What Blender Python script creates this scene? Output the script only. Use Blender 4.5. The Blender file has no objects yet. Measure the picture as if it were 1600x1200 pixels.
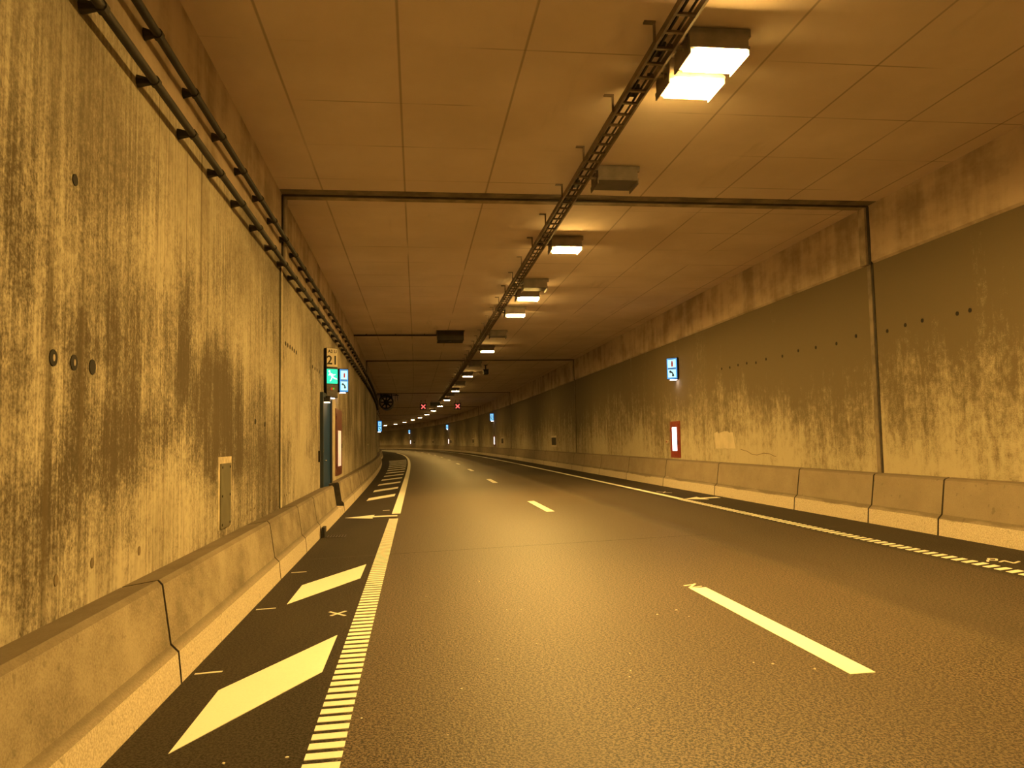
import bpy, bmesh, math, random
from mathutils import Vector, Matrix

scn = bpy.context.scene
COL = scn.collection
R = random.Random(7)

# ------------------------------------------------------------------ camera
PITCH, ROLL, FPX = 0.0720, -0.01824, 1219.3
cam_d = bpy.data.cameras.new('camera')
cam_d.sensor_width = 36.0
cam_d.lens = FPX / 1600.0 * 36.0
cam_d.clip_start, cam_d.clip_end = 0.05, 600
cam = bpy.data.objects.new('camera', cam_d)
COL.objects.link(cam)
cr, sr, cp, sp = math.cos(ROLL), math.sin(ROLL), math.cos(PITCH), math.sin(PITCH)
right = Vector((cr, -sp * sr, cp * sr))
fwd = Vector((0, cp, sp))
up = right.cross(fwd)
cam.matrix_world = Matrix(((right.x, up.x, -fwd.x, 0), (right.y, up.y, -fwd.y, 0),
                           (right.z, up.z, -fwd.z, 1.6), (0, 0, 0, 1)))
scn.camera = cam

# ------------------------------------------------------------------ world, view
wd = bpy.data.worlds.new('tunnel_dark')
wd.use_nodes = True
wd.node_tree.nodes['Background'].inputs[0].default_value = (0.004, 0.0025, 0.001, 1)
wd.node_tree.nodes['Background'].inputs[1].default_value = 1.0
scn.world = wd
vs = scn.view_settings
vs.view_transform = 'Standard'
vs.look = 'None'
vs.gamma = 1.0
vs.use_curve_mapping = False
vs.exposure = 0.0
LAMP_POWER = 680.0                    # radiance of a lamp's glass
SODIUM = (1.0, 0.585, 0.14)
try:
    scn.cycles.use_denoising = True
    scn.cycles.sample_clamp_indirect = 8.0
    scn.cycles.max_bounces = 8
    scn.cycles.diffuse_bounces = 5
    scn.cycles.glossy_bounces = 3
except Exception:
    pass

# ------------------------------------------------------------------ tunnel axis: s along, w to the right, z up
PSI, K, KP, KQ = 0.12583, -0.00034874, 1.43367e-5, 3.13752e-8
S0, S1, DS = -24.0, 240.0, 0.25
def heading(s):
    s = max(s, 0.0)
    return PSI + K * s + KP * s * s / 2 + KQ * s ** 3 / 3
_ax = []
def _axis():
    n = int((S1 - S0) / DS) + 2
    z = int(-S0 / DS)
    pts = [None] * n
    pts[z] = (0.0, 0.0)
    for i in range(z + 1, n):
        t = heading(S0 + (i - .5) * DS)
        pts[i] = (pts[i - 1][0] - math.sin(t) * DS, pts[i - 1][1] + math.cos(t) * DS)
    for i in range(z - 1, -1, -1):
        t = heading(S0 + (i + .5) * DS)
        pts[i] = (pts[i + 1][0] + math.sin(t) * DS, pts[i + 1][1] - math.cos(t) * DS)
    return pts
_ax = _axis()
def axis(s):
    f = (s - S0) / DS
    i = max(0, min(len(_ax) - 2, int(f)))
    f -= i
    a, b = _ax[i], _ax[i + 1]
    return a[0] + (b[0] - a[0]) * f, a[1] + (b[1] - a[1]) * f
def P(s, w, z):
    x, y = axis(s)
    t = heading(s)
    return Vector((x + math.cos(t) * w, y + math.sin(t) * w, z))
def frame_at(s, w, z, rot=0.0):
    """matrix: local x = to the right, local y = along the tunnel, local z = up, turned by rot about z"""
    return Matrix.Translation(P(s, w, z)) @ Matrix.Rotation(heading(s) + rot, 4, 'Z')
FALL = 0.0165                               # crossfall of the carriageway
def road(w): return FALL * w
def widen(s):
    s = max(0.0, min(s, 75.0))
    return 0.00025 * s * s
WL0, WR, ZC = -2.01, 7.71, 5.47
def WL(s): return WL0 - widen(s)

def srange(a, b, step):
    n = max(1, int(math.ceil((b - a) / step - 1e-6)))
    return [a + (b - a) * i / n for i in range(n + 1)]

# ------------------------------------------------------------------ objects
def link(name, me, parent=None, mats=()):
    o = bpy.data.objects.new(name, me)
    COL.objects.link(o)
    for m in mats:
        o.data.materials.append(m)
    if parent is not None:
        o.parent = parent
    return o
def tag(o, label=None, cat=None, group=None, kind=None):
    if label: o['label'] = label
    if cat: o['category'] = cat
    if group: o['group'] = group
    if kind: o['kind'] = kind
    return o
def thing(name, label, cat, M=None, group=None):
    o = bpy.data.objects.new(name, None)
    o.empty_display_size = 0.1
    COL.objects.link(o)
    if M is not None: o.matrix_world = M
    return tag(o, label, cat, group)
def copy_tree(o, parent=None):
    c = o.copy()
    COL.objects.link(c)
    if parent is not None: c.parent = parent
    for ch in list(o.children):
        copy_tree(ch, c)
    return c
def finish(name, bm, mat, parent=None, smooth=False):
    me = bpy.data.meshes.new(name)
    bm.normal_update()
    bm.to_mesh(me)
    bm.free()
    if smooth:
        for p in me.polygons: p.use_smooth = True
    return link(name, me, parent, mat if isinstance(mat, (list, tuple)) else (mat,))
def add_box(bm, c, size, M=None, bevel=0.0):
    r = bmesh.ops.create_cube(bm, size=1.0)
    for v in r['verts']:
        v.co = Vector((v.co.x * size[0] + c[0], v.co.y * size[1] + c[1], v.co.z * size[2] + c[2]))
    if bevel:
        es = list({e for v in r['verts'] for e in v.link_edges})
        rb = bmesh.ops.bevel(bm, geom=es, offset=bevel, segments=2, affect='EDGES', profile=.6)
        vs_ = list({v for f in rb['faces'] for v in f.verts} | {v for v in r['verts'] if v.is_valid})
    else:
        vs_ = r['verts']
    if M is not None:
        for v in vs_: v.co = M @ v.co
def box(name, c, size, mat, parent=None, bevel=0.0, M=None):
    bm = bmesh.new()
    add_box(bm, c, size, M, bevel)
    return finish(name, bm, mat, parent)
def add_cyl(bm, a, b, r, n=12, r2=None, cap=True):
    a, b = Vector(a), Vector(b)
    d = (b - a)
    q = d.to_track_quat('Z', 'Y').to_matrix().to_4x4()
    q.translation = (a + b) / 2
    bmesh.ops.create_cone(bm, cap_ends=cap, segments=n, radius1=r, radius2=r if r2 is None else r2, depth=d.length, matrix=q)
def cyl(name, a, b, r, mat, parent=None, n=12, r2=None):
    bm = bmesh.new()
    add_cyl(bm, a, b, r, n, r2)
    return finish(name, bm, mat, parent, smooth=False)
def add_prism(bm, poly, h, M=None):
    """poly: list of xy, thickness h upwards"""
    a = [bm.verts.new((x, y, 0)) for x, y in poly]
    b = [bm.verts.new((x, y, h)) for x, y in poly]
    n = len(poly)
    bm.faces.new(list(reversed(a)))
    bm.faces.new(b)
    for i in range(n):
        bm.faces.new((a[i], a[(i + 1) % n], b[(i + 1) % n], b[i]))
    if M is not None:
        for v in a + b: v.co = M @ v.co
def sweep(name, prof, s_list, mat, parent=None, closed=False, caps=False, smooth=False, mats_of=None, cap_index=0):
    """prof(s) -> [(w,z),...]; UV = metres (s, length along the profile)"""
    bm = bmesh.new()
    uvl = bm.loops.layers.uv.new('UVMap')
    rows = []
    p0 = prof(s_list[0])
    ln = [0.0]
    for i in range(1, len(p0) + (1 if closed else 0)):
        a, b = p0[i - 1], p0[i % len(p0)]
        ln.append(ln[-1] + math.hypot(a[0] - b[0], a[1] - b[1]))
    for s in s_list:
        rows.append([bm.verts.new(P(s, w, z)) for w, z in prof(s)])
    n = len(p0)
    for i in range(len(rows) - 1):
        for j in range(n if closed else n - 1):
            k = (j + 1) % n
            f = bm.faces.new((rows[i][j], rows[i][k], rows[i + 1][k], rows[i + 1][j]))
            for lp, (u, v) in zip(f.loops, ((s_list[i], ln[j]), (s_list[i], ln[j + 1]), (s_list[i + 1], ln[j + 1]), (s_list[i + 1], ln[j]))):
                lp[uvl].uv = (u, v)
            if mats_of: f.material_index = mats_of(j)
            f.smooth = smooth
    if caps and closed:
        for row, s, rev in ((rows[0], s_list[0], False), (rows[-1], s_list[-1], True)):
            f = bm.faces.new(row if not rev else list(reversed(row)))
            f.material_index = cap_index
            for lp in f.loops: lp[uvl].uv = (s, lp.vert.co.z)
    bmesh.ops.recalc_face_normals(bm, faces=bm.faces) if closed else None
    return finish(name, bm, mat, parent)

# ------------------------------------------------------------------ materials
class N:
    def __init__(self, name):
        self.m = bpy.data.materials.new(name)
        self.m.use_nodes = True
        self.t = self.m.node_tree
        self.b = self.t.nodes['Principled BSDF']
    def node(self, kind, **kw):
        n = self.t.nodes.new(kind)
        for k, v in kw.items(): setattr(n, k, v)
        return n
    def put(self, sock, v):
        if hasattr(v, 'is_output') or isinstance(v, bpy.types.NodeSocket): self.t.links.new(v, sock)
        elif isinstance(v, (tuple, list)):
            sock.default_value = tuple(v) if len(v) == len(sock.default_value) else tuple(v) + (1,)
        else: sock.default_value = v
    def uv(self):
        return self.node('ShaderNodeUVMap').outputs[0]
    def obj(self):
        return self.node('ShaderNodeTexCoord').outputs['Object']
    def scale(self, v, sc):
        n = self.node('ShaderNodeVectorMath', operation='MULTIPLY')
        self.put(n.inputs[0], v); n.inputs[1].default_value = sc if len(sc) == 3 else (sc[0], sc[1], 1)
        return n.outputs[0]
    def xyz(self, v):
        n = self.node('ShaderNodeSeparateXYZ'); self.put(n.inputs[0], v)
        return n.outputs
    def noise(self, v, sc=(1, 1), detail=2, rough=.5, dist=0.0, off=0.0):
        n = self.node('ShaderNodeTexNoise')
        v = self.scale(v, sc)
        if off:
            a = self.node('ShaderNodeVectorMath', operation='ADD'); self.put(a.inputs[0], v); a.inputs[1].default_value = (off, off * .7, 0); v = a.outputs[0]
        self.put(n.inputs['Vector'], v)
        n.inputs['Scale'].default_value = 1; n.inputs['Detail'].default_value = detail
        n.inputs['Roughness'].default_value = rough; n.inputs['Distortion'].default_value = dist
        return n.outputs['Fac']
    def math(self, op, a, b=0.0, clamp=False):
        n = self.node('ShaderNodeMath', operation=op); n.use_clamp = clamp
        self.put(n.inputs[0], a); self.put(n.inputs[1], b)
        return n.outputs[0]
    def mr(self, v, a, b, c=0.0, d=1.0, smooth=True):
        n = self.node('ShaderNodeMapRange')
        if smooth: n.interpolation_type = 'SMOOTHSTEP'
        for i, x in enumerate((v, a, b, c, d)): self.put(n.inputs[i], x)
        return n.outputs[0]
    def mix(self, f, a, b, blend='MIX'):
        n = self.node('ShaderNodeMix', data_type='RGBA', blend_type=blend)
        self.put(n.inputs[0], f); self.put(n.inputs[6], a); self.put(n.inputs[7], b)
        return n.outputs[2]
    def bump(self, h, dist=.01, strength=1.0):
        n = self.node('ShaderNodeBump')
        self.put(n.inputs['Height'], h); n.inputs['Distance'].default_value = dist; n.inputs['Strength'].default_value = strength
        self.t.links.new(n.outputs[0], self.b.inputs['Normal'])
    def out(self, color=None, rough=None, metal=None, spec=None):
        if color is not None: self.put(self.b.inputs['Base Color'], color)
        if rough is not None: self.put(self.b.inputs['Roughness'], rough)
        if metal is not None: self.put(self.b.inputs['Metallic'], metal)
        if spec is not None: self.put(self.b.inputs['Specular IOR Level'], spec)
        return self.m
def plain(name, color, rough=.6, metal=0.0, vary=.25, sc=8.0, spec=.5):
    k = N(name)
    f = k.noise(k.obj(), (sc, sc, sc), 4, .6)
    dark = tuple(c * (1 - vary) for c in color)
    lite = tuple(min(1, c * (1 + vary * .6)) for c in color)
    return k.out(k.mix(k.mr(f, .3, .7), dark, lite), rough, metal, spec)
def glow(name, color, strength):
    k = N(name)
    k.put(k.b.inputs['Base Color'], color)
    k.put(k.b.inputs['Emission Color'], color)
    k.b.inputs['Emission Strength'].default_value = strength
    return k.m
def lines_u(k, x, period, half, off=0.0):
    """mask 1 on thin lines of a regular grid"""
    a = k.math('DIVIDE', k.math('ADD', x, off), period)
    f = k.math('ABSOLUTE', k.math('SUBTRACT', k.math('FRACT', a), .5))
    return k.mr(f, .5 - half / period * 1.6, .5 - half / period * .5)

# (along the tunnel, height, half length, half height, darker + / cleaner -)
STAINS_LEFT = [(8.3, 2.0, 1.6, .8, .16), (5.2, 2.45, .6, .35, .12), (7.2, 2.75, .25, .7, .16), (4.4, 2.0, .3, .8, -.12), (5.9, .85, .8, .25, -.14), (4.4, 1.2, .5, .5, .12),
               (6.3, 3.3, .9, .5, -.12), (14.8, 2.2, 2.6, 2.0, -.22), (20.5, 2.0, 3.0, 2.0, -.12), (6.1, 1.75, .9, .5, .12)]
def concrete_left():
    k = N('wall_concrete_left')
    u = k.uv(); x, z, _ = k.xyz(u)
    big = k.noise(u, (.34, .40), 3, .55, .8, 3.1)
    blot = k.noise(u, (.80, .50), 8, .68, .5, 1.7)
    streak = k.noise(u, (4.5, .16), 5, .62, .0, 9.0)
    fine = k.noise(u, (24, .7), 3, .6)
    grain = k.noise(u, (60, 42), 3, .7)
    gr2 = k.noise(u, (20, 13), 3, .7, 0, 31.)
    m = k.math('MULTIPLY', big, .70)
    m = k.math('ADD', m, k.math('MULTIPLY', blot, .55))
    m = k.math('ADD', m, k.math('MULTIPLY', streak, .50))
    m = k.math('ADD', m, k.math('MULTIPLY', fine, .34))
    m = k.math('ADD', m, k.math('MULTIPLY', grain, .55))
    m = k.math('ADD', m, k.math('MULTIPLY', gr2, .40))             # mean about 1.52
    foot = k.mr(k.math('ADD', z, k.math('MULTIPLY', blot, -1.5)), .85, .05)      # washed clean near the foot
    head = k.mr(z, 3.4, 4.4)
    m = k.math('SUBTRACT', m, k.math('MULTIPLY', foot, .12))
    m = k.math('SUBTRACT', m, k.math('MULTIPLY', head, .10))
    wob = k.math('SUBTRACT', k.noise(u, (1.1, .8), 5, .7, .5, 17.), .5)
    for sc_, zc_, rs, rz, amt in STAINS_LEFT:
        a = k.math('DIVIDE', k.math('SUBTRACT', x, sc_), rs); b = k.math('DIVIDE', k.math('SUBTRACT', z, zc_), rz)
        r = k.math('ADD', k.math('SQRT', k.math('ADD', k.math('MULTIPLY', a, a), k.math('MULTIPLY', b, b))), k.math('MULTIPLY', wob, 1.6))
        m = k.math('ADD', m, k.mr(r, 1.15, .35, 0, amt))
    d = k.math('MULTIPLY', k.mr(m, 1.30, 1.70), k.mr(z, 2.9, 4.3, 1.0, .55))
    col = k.mix(d, (.49, .43, .32), (.080, .062, .036))
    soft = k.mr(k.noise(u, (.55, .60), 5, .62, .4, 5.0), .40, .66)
    col = k.mix(k.math('MULTIPLY', soft, k.math('ADD', k.math('MULTIPLY', head, .35), .30)), col, (.12, .092, .055))  # mottling strengthens upwards, painting in the lamps' falloff near the wall top
    col = k.mix(k.math('MULTIPLY', k.mr(k.math('ADD', k.math('MULTIPLY', fine, .6), k.math('MULTIPLY', gr2, .4)), .38, .62), .30), col, (.055, .040, .022))
    boards = k.mr(k.noise(u, (11, .03), 1, .4, 0, 21.0), .62, .68)
    boards = k.math('MULTIPLY', boards, k.mr(k.noise(u, (.8, .5), 2, .5, 0, 8.), .42, .6))
    col = k.mix(k.math('MULTIPLY', boards, .65), col, (.10, .075, .04))
    h = k.math('ADD', k.math('MULTIPLY', grain, .6), k.math('MULTIPLY', fine, .5))
    k.bump(h, .006, .6)
    return k.out(col, .88, 0, .25)
def concrete_right():
    k = N('wall_concrete_right')
    u = k.uv(); x, v, _ = k.xyz(u)
    z = v
    blot = k.noise(u, (1.1, .8), 7, .66, .4, 4.7)
    streak = k.noise(u, (2.6, .30), 6, .68, .3, 2.0)
    fine = k.noise(u, (22, .9), 3, .6)
    grain = k.noise(u, (50, 50), 3, .7)
    big = k.noise(u, (.22, .25), 2, .5, 0, 6.4)
    m = k.math('MULTIPLY', blot, .55)
    m = k.math('ADD', m, k.math('MULTIPLY', streak, .75))
    m = k.math('ADD', m, k.math('MULTIPLY', fine, .22))
    m = k.math('ADD', m, k.math('MULTIPLY', grain, .50))
    m = k.math('ADD', m, k.math('MULTIPLY', big, .60))            # mean about 1.3
    m = k.math('ADD', m, k.math('MULTIPLY', k.math('SUBTRACT', k.noise(u, (9, 6), 5, .72, .3, 41.), .5), .75))
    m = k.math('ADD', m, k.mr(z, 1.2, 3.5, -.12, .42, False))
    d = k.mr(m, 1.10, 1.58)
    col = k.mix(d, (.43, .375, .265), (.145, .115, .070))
    k.bump(k.math('ADD', k.math('MULTIPLY', grain, .6), k.math('MULTIPLY', fine, .4)), .006, .6)
    return k.out(col, .88, 0, .25)
def concrete_head():
    k = N('wall_concrete_head')
    u = k.uv()
    streak = k.noise(u, (1.6, .3), 4, .6, 0, 3.0)
    blot = k.noise(u, (.8, 1.4), 5, .65, 0, 7.0)
    f = k.mr(k.math('ADD', streak, blot), .85, 1.3)
    col = k.mix(f, (.50, .40, .30), (.27, .21, .145))
    k.bump(k.noise(u, (40, 40), 3), .005, .4)
    return k.out(col, .9, 0, .2)
def concrete_ceiling():
    k = N('ceiling_concrete')
    u = k.uv(); x, v, _ = k.xyz(u)
    base = k.noise(u, (.5, .5), 4, .6)
    col = k.mix(k.mr(base, .3, .7), (.72, .61, .53), (.84, .72, .64))
    cells = k.noise(u, (.74, .8), 0, .5, 0, 3.0)
    col = k.mix(k.math('MULTIPLY', k.mr(cells, .35, .65), .18), col, (.66, .53, .42))
    longl = k.math('MULTIPLY', lines_u(k, v, 1.25, .012, .625), k.mr(k.noise(u, (.35, 4), 2, .6, 0, 2.), .32, .5))
    crossl = k.math('MULTIPLY', lines_u(k, x, 1.33, .010, .55), k.mr(k.noise(u, (1.3, .5), 2, .6, 0, 11.), .42, .62))
    col = k.mix(k.math('MULTIPLY', longl, .50), col, (.13, .09, .05))
    col = k.mix(k.math('MULTIPLY', crossl, .5), col, (.15, .105, .06))
    st = k.mr(k.noise(u, (.25, 1.8), 4, .6, .3, 14.), .62, .8)
    col = k.mix(k.math('MULTIPLY', st, .35), col, (.2, .15, .1))
    return k.out(col, .9, 0, .2)
def concrete_barrier(name, light, dark, wavy):
    k = N(name)
    u = k.uv(); x, v, _ = k.xyz(u)
    pos = k.node('ShaderNodeNewGeometry').outputs['Position']
    z = k.xyz(pos)[2]
    blot = k.noise(pos, (1.6, 1.6, 2.2), 6, .65)
    grain = k.noise(pos, (70, 70, 70), 3, .7)
    pits = k.mr(k.noise(pos, (14, 14, 14), 1, .4, 0, 3.), .70, .76)
    d = k.mr(k.math('ADD', k.math('MULTIPLY', blot, .7), k.math('MULTIPLY', grain, .45)), .36, .82)
    col = k.mix(d, light, dark)
    edge = k.math('ADD', z, k.math('MULTIPLY', k.math('SUBTRACT', k.noise(pos, (.55, .55, 0), 6, .6), .5), wavy[1]))
    foot = k.mr(edge, wavy[0] + .02, wavy[0] - .02)
    clean = k.mix(k.mr(grain, .35, .65), (.66, .58, .45), (.42, .35, .25))
    col = k.mix(foot, col, clean)
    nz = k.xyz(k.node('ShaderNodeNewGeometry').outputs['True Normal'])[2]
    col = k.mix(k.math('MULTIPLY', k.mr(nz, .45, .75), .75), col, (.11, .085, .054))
    col = k.mix(k.math('MULTIPLY', pits, .3), col, (.07, .055, .035))
    k.bump(grain, .004, .5)
    return k.out(col, .85, 0, .25)
def asphalt():
    k = N('road_asphalt')
    u = k.uv(); x, v, _ = k.xyz(u)                 # v = metres from the left edge of the road
    w = k.math('SUBTRACT', v, 6.0)
    g1 = k.noise(u, (70, 70), 2, .75)
    g2 = k.noise(u, (38, 38), 2, .6, 0, 4.)
    patch = k.noise(u, (.25, .9), 4, .6, .2, 8.)
    gr = k.mr(k.math('ADD', k.math('MULTIPLY', g1, .7), k.math('MULTIPLY', g2, .3)), .43, .575)
    lane = k.math('MULTIPLY', k.mr(w, -.46, -.38), k.mr(k.math('ADD', w, k.math('MULTIPLY', k.math('SUBTRACT', patch, .5), .5)), 4.75, 4.15))
    lane2 = k.math('MULTIPLY', k.mr(w, 4.1, 4.7), k.mr(w, 6.25, 6.05))
    shoulder = k.mix(gr, (.014, .011, .007), (.050, .040, .028))
    lanec = k.mix(gr, (.005, .004, .0025), (.165, .124, .082))
    lane2c = k.mix(gr, (.026, .020, .014), (.105, .081, .055))
    col = k.mix(lane, shoulder, lanec)
    col = k.mix(lane2, col, lane2c)
    wheel = k.mr(patch, .35, .68)
    col = k.mix(k.math('MULTIPLY', wheel, .22), col, (.07, .055, .035))
    rough = k.mr(lane, 0, 1, .78, .50, False)
    k.bump(k.math('ADD', g1, k.math('MULTIPLY', g2, .7)), .004, .75)
    return k.out(col, rough, 0, k.mr(lane, 0, 1, .14, .25, False))
def paint(name, c, wear):
    k = N(name)
    p = k.node('ShaderNodeNewGeometry').outputs['Position']
    g = k.noise(p, (60, 60, 60), 2, .6)
    worn = k.mr(k.noise(p, (5, 5, 5), 6, .7), .62, .75)
    col = k.mix(k.math('MULTIPLY', g, .4), c, tuple(i * .7 for i in c))
    col = k.mix(k.math('MULTIPLY', worn, wear), col, (.2, .17, .12))
    k.bump(g, .002, .4)
    return k.out(col, .6, 0, .4)

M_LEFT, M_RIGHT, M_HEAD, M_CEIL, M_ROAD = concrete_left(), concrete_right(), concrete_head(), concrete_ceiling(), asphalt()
M_BARL = concrete_barrier('barrier_concrete_left', (.37, .31, .225), (.13, .102, .065), (.215, .05))
M_BARR = concrete_barrier('barrier_concrete_right', (.30, .245, .175), (.225, .18, .125), (.38, .30))
M_PAINT = paint('road_paint', (.88, .86, .74), .35)
M_CHALK = paint('survey_paint', (.75, .72, .62), .6)
M_SEAL = plain('joint_sealant', (.045, .036, .025), .9, 0, .4, 6)
M_STRIP = plain('joint_cover_strip', (.36, .29, .21), .8, 0, .45, 2.5)
M_DIRT = plain('joint_dirty_concrete', (.20, .16, .11), .9, 0, .45, 2.2)
M_STEEL = plain('dark_galvanised_steel', (.028, .022, .015), .65, .1, .35, 5)
M_GALV = plain('tray_steel', (.20, .155, .12), .6, .3, .3, 5)
M_HOUSE = plain('lamp_housing_grey', (.21, .18, .155), .55, .1, .2, 4)
M_HOUSED = plain('lamp_housing_dark_glass', (.10, .08, .065), .35, .0, .2, 4)
M_PLATE = plain('cover_plate_grey', (.17, .155, .10), .5, .4, .15, 6)
M_BLACK = plain('black_plastic', (.018, .016, .014), .5, 0, .3, 10)
M_NAVY = plain('navy_housing', (.012, .020, .05), .45, 0, .3, 10)
M_TEAL = plain('teal_door_paint', (.003, .040, .13), .32, 0, .2, 3)
M_TEALF = plain('dark_teal_frame', (.010, .022, .040), .45, 0, .2, 3)
M_MAROON = plain('dark_red_cabinet_paint', (.10, .022, .016), .5, 0, .25, 6)
M_RED = plain('red_cabinet_paint', (.23, .030, .014), .5, 0, .25, 6)
M_CREAM = plain('cream_sign_face', (.80, .72, .58), .5, 0, .06, 6)
M_GREYP = plain('grey_panel', (.10, .085, .09), .5, 0, .3, 12)
M_PALE = plain('pale_mortar', (.52, .44, .32), .9, 0, .3, 7)
M_HOLE = plain('hole_dark', (.012, .009, .006), .9, 0, .2, 7)
M_CRACK = plain('crack_dark', (.16, .12, .07), .95, 0, .2, 7)
M_STONE = plain('pale_stone', (.75, .70, .58), .7, 0, .2, 40)
M_CHROME = plain('chrome', (.75, .75, .75), .25, .9, .1, 10)
M_GRATE = plain('cast_iron', (.07, .055, .04), .6, .5, .3, 10)
G_LAMP = glow('sodium_lamp_glass', SODIUM, LAMP_POWER)
G_LAMPDIM = glow('sodium_lamp_glass_dimmed', SODIUM, LAMP_POWER * .55)
G_LAMPEND = glow('sodium_lamp_glass_end', (1.0, .62, .28), 1.3)
G_BLUE = glow('sign_blue_lit', (.03, .30, .95), 1.0)
G_CYAN = glow('sign_cyan_lit', (.30, .78, 1.0), 1.05)
G_GREEN = glow('sign_green_lit', (.0, .66, .42), 1.25)
G_PICTO = glow('sign_white_lit', (.62, 1.0, .86), 1.4)
G_WHITE = glow('white_window_lit', (1.0, .93, .95), 2.6)
G_LED = glow('white_under_light', (1.0, .82, .80), 32.0)
G_GLASSREFL = glow('window_reflection_glow', (.9, .72, .70), .32)  # weak emission stands in for a reflection on the left cabinet glass
G_X = glow('red_cross_lit', (1.0, .13, .12), 1.6)
G_REDL = glow('small_red_lens', (.5, .01, .01), .5)
G_GRNL = glow('small_green_lens', (.05, .5, .03), .5)
M_DKBLUE = plain('dark_blue_print', (.004, .03, .09), .5, 0, .1, 10)
M_REDP = plain('red_print', (.55, .02, .06), .5, 0, .1, 10)

# ------------------------------------------------------------------ the setting
S_ALL = srange(S0, 12, .8) + srange(12, 80, 1.0)[1:] + srange(80, 235, 2.0)[1:]
floor = sweep('floor', lambda s: [(-6.0, road(-6.0)), (-3, road(-3)), (-1, road(-1)), (1, road(1)), (3, road(3)), (5, road(5)), (9.0, road(9))][:],
              S_ALL, M_ROAD)
tag(floor, kind='structure')
ceil = sweep('ceiling', lambda s: [(WR + .05, ZC), (WL(s) - .05, ZC)], S_ALL, M_CEIL)
# keep the ceiling's panel seams parallel to the right wall
for p in ceil.data.polygons:
    for li in p.loop_indices:
        v = ceil.data.uv_layers[0].data[li].uv
        if v.y < .01: v.y = WR + .05 + 2.0
        else: v.y = WL(v.x) - .05 + 2.0
tag(ceil, kind='structure')
ZHL, ZHR = 4.43, 4.47
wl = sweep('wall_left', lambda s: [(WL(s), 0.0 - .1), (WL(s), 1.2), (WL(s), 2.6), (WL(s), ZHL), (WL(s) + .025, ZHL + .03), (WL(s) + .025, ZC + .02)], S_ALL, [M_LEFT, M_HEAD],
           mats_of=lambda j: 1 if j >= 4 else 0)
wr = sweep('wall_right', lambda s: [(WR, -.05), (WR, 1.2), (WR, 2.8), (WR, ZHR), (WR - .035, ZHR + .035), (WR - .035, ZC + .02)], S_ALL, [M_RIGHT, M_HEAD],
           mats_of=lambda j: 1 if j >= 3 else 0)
for w_ in (wl, wr): tag(w_, kind='structure')

# expansion joints every 25 m
tn = 0
for sj in (12.2, 37.3, 62.4, 87.5, 112.6, 137.7):
    n0 = tn
    def jl(name, prof, a, b, m):
        global tn
        tn += 1
        o = sweep('trim_%d' % tn, prof, srange(a, b, .2), m, closed=True, caps=True)
        tag(o, kind='structure')
        return o
    hw = .18
    # ceiling: dirty edge, cover strip with a dark slot
    jl('c', lambda s: [(WL(s) + .03, ZC - .006), (WR - .04, ZC - .006), (WR - .04, ZC + .01), (WL(s) + .03, ZC + .01)], sj - .26, sj - .03, M_DIRT)
    jl('c', lambda s: [(WL(s) + .03, ZC - .02), (WR - .04, ZC - .02), (WR - .04, ZC + .01), (WL(s) + .03, ZC + .01)], sj - .025, sj + .035, M_SEAL)
    jl('c', lambda s: [(WL(s) + .03, ZC - .022), (WR - .04, ZC - .022), (WR - .04, ZC + .01), (WL(s) + .03, ZC + .01)], sj + .04, sj + .2, M_STRIP)
    for side in (-1, 1):
        def wprof(d0, d1, z0, z1, sd=side):
            return (lambda s: [(WL(s) + d0, z0), (WL(s) + d1, z0), (WL(s) + d1, z1), (WL(s) + d0, z1)]) if sd < 0 else \
                   (lambda s: [(WR - d0, z0), (WR - d1, z0), (WR - d1, z1), (WR - d0, z1)])
        zh = ZHL if side < 0 else ZHR
        jl('s', wprof(-.01, .075, zh, ZC - .02), sj + .05, sj + .24, M_STRIP)
        jl('s', wprof(-.01, .05, zh, ZC - .02), sj - .03, sj + .03, M_SEAL)
        jl('s', wprof(-.01, .012, .0, zh), sj - .022, sj + .022, M_SEAL)
        jl('s', wprof(-.01, .022, .0, zh), sj + .03, sj + .13, M_PALE if side < 0 else M_DIRT)
# sealed joint across the road
def trans(s0): return lambda s: [(-1.5, road(-1.5) + .002), (7.3, road(7.3) + .002), (7.3, road(7.3) - .004), (-1.5, road(-1.5) - .004)]
tn += 1
bm = bmesh.new()
vv = []
for w in [x * .5 - 1.55 for x in range(18)]:
    s = 11.52 + (w + .35) * .075
    vv.append([bm.verts.new(P(s + d, w, road(w) + .0025)) for d in (-.012, .012)])
for a, b in zip(vv, vv[1:]): bm.faces.new((a[0], b[0], b[1], a[1]))
tag(finish('trim_%d' % tn, bm, M_SEAL), kind='structure')

# ------------------------------------------------------------------ tie holes, patch and crack in the walls (parts of the walls)
def disc_on_wall(name, side, s, z, r, mat, parent, d=.004, flat=1.0, ring=None):
    w = (WL(s) + d) if side < 0 else (WR - d)
    w0 = (WL(s) - .01) if side < 0 else (WR + .01)
    bm = bmesh.new()
    n = 14
    a = [bm.verts.new(P(s + math.cos(i * 2 * math.pi / n) * r * flat, w, z + math.sin(i * 2 * math.pi / n) * r)) for i in range(n)]
    b = [bm.verts.new(P(s + math.cos(i * 2 * math.pi / n) * r * flat, w0, z + math.sin(i * 2 * math.pi / n) * r)) for i in range(n)]
    bm.faces.new(a); bm.faces.new(list(reversed(b)))
    for i in range(n): bm.faces.new((a[i], a[(i + 1) % n], b[(i + 1) % n], b[i]))
    bmesh.ops.recalc_face_normals(bm, faces=bm.faces)
    return finish(name, bm, mat, parent)
for s, z, core in ((4.65, 2.11, 1), (4.92, 2.11, 1), (5.19, 2.11, 0)):
    h = disc_on_wall('tie_hole', -1, s, z, .048, M_HOLE, wl, .006)
    if core: disc_on_wall('plug', -1, s, z, .02, M_STRIP, h, .009, .6)
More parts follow.
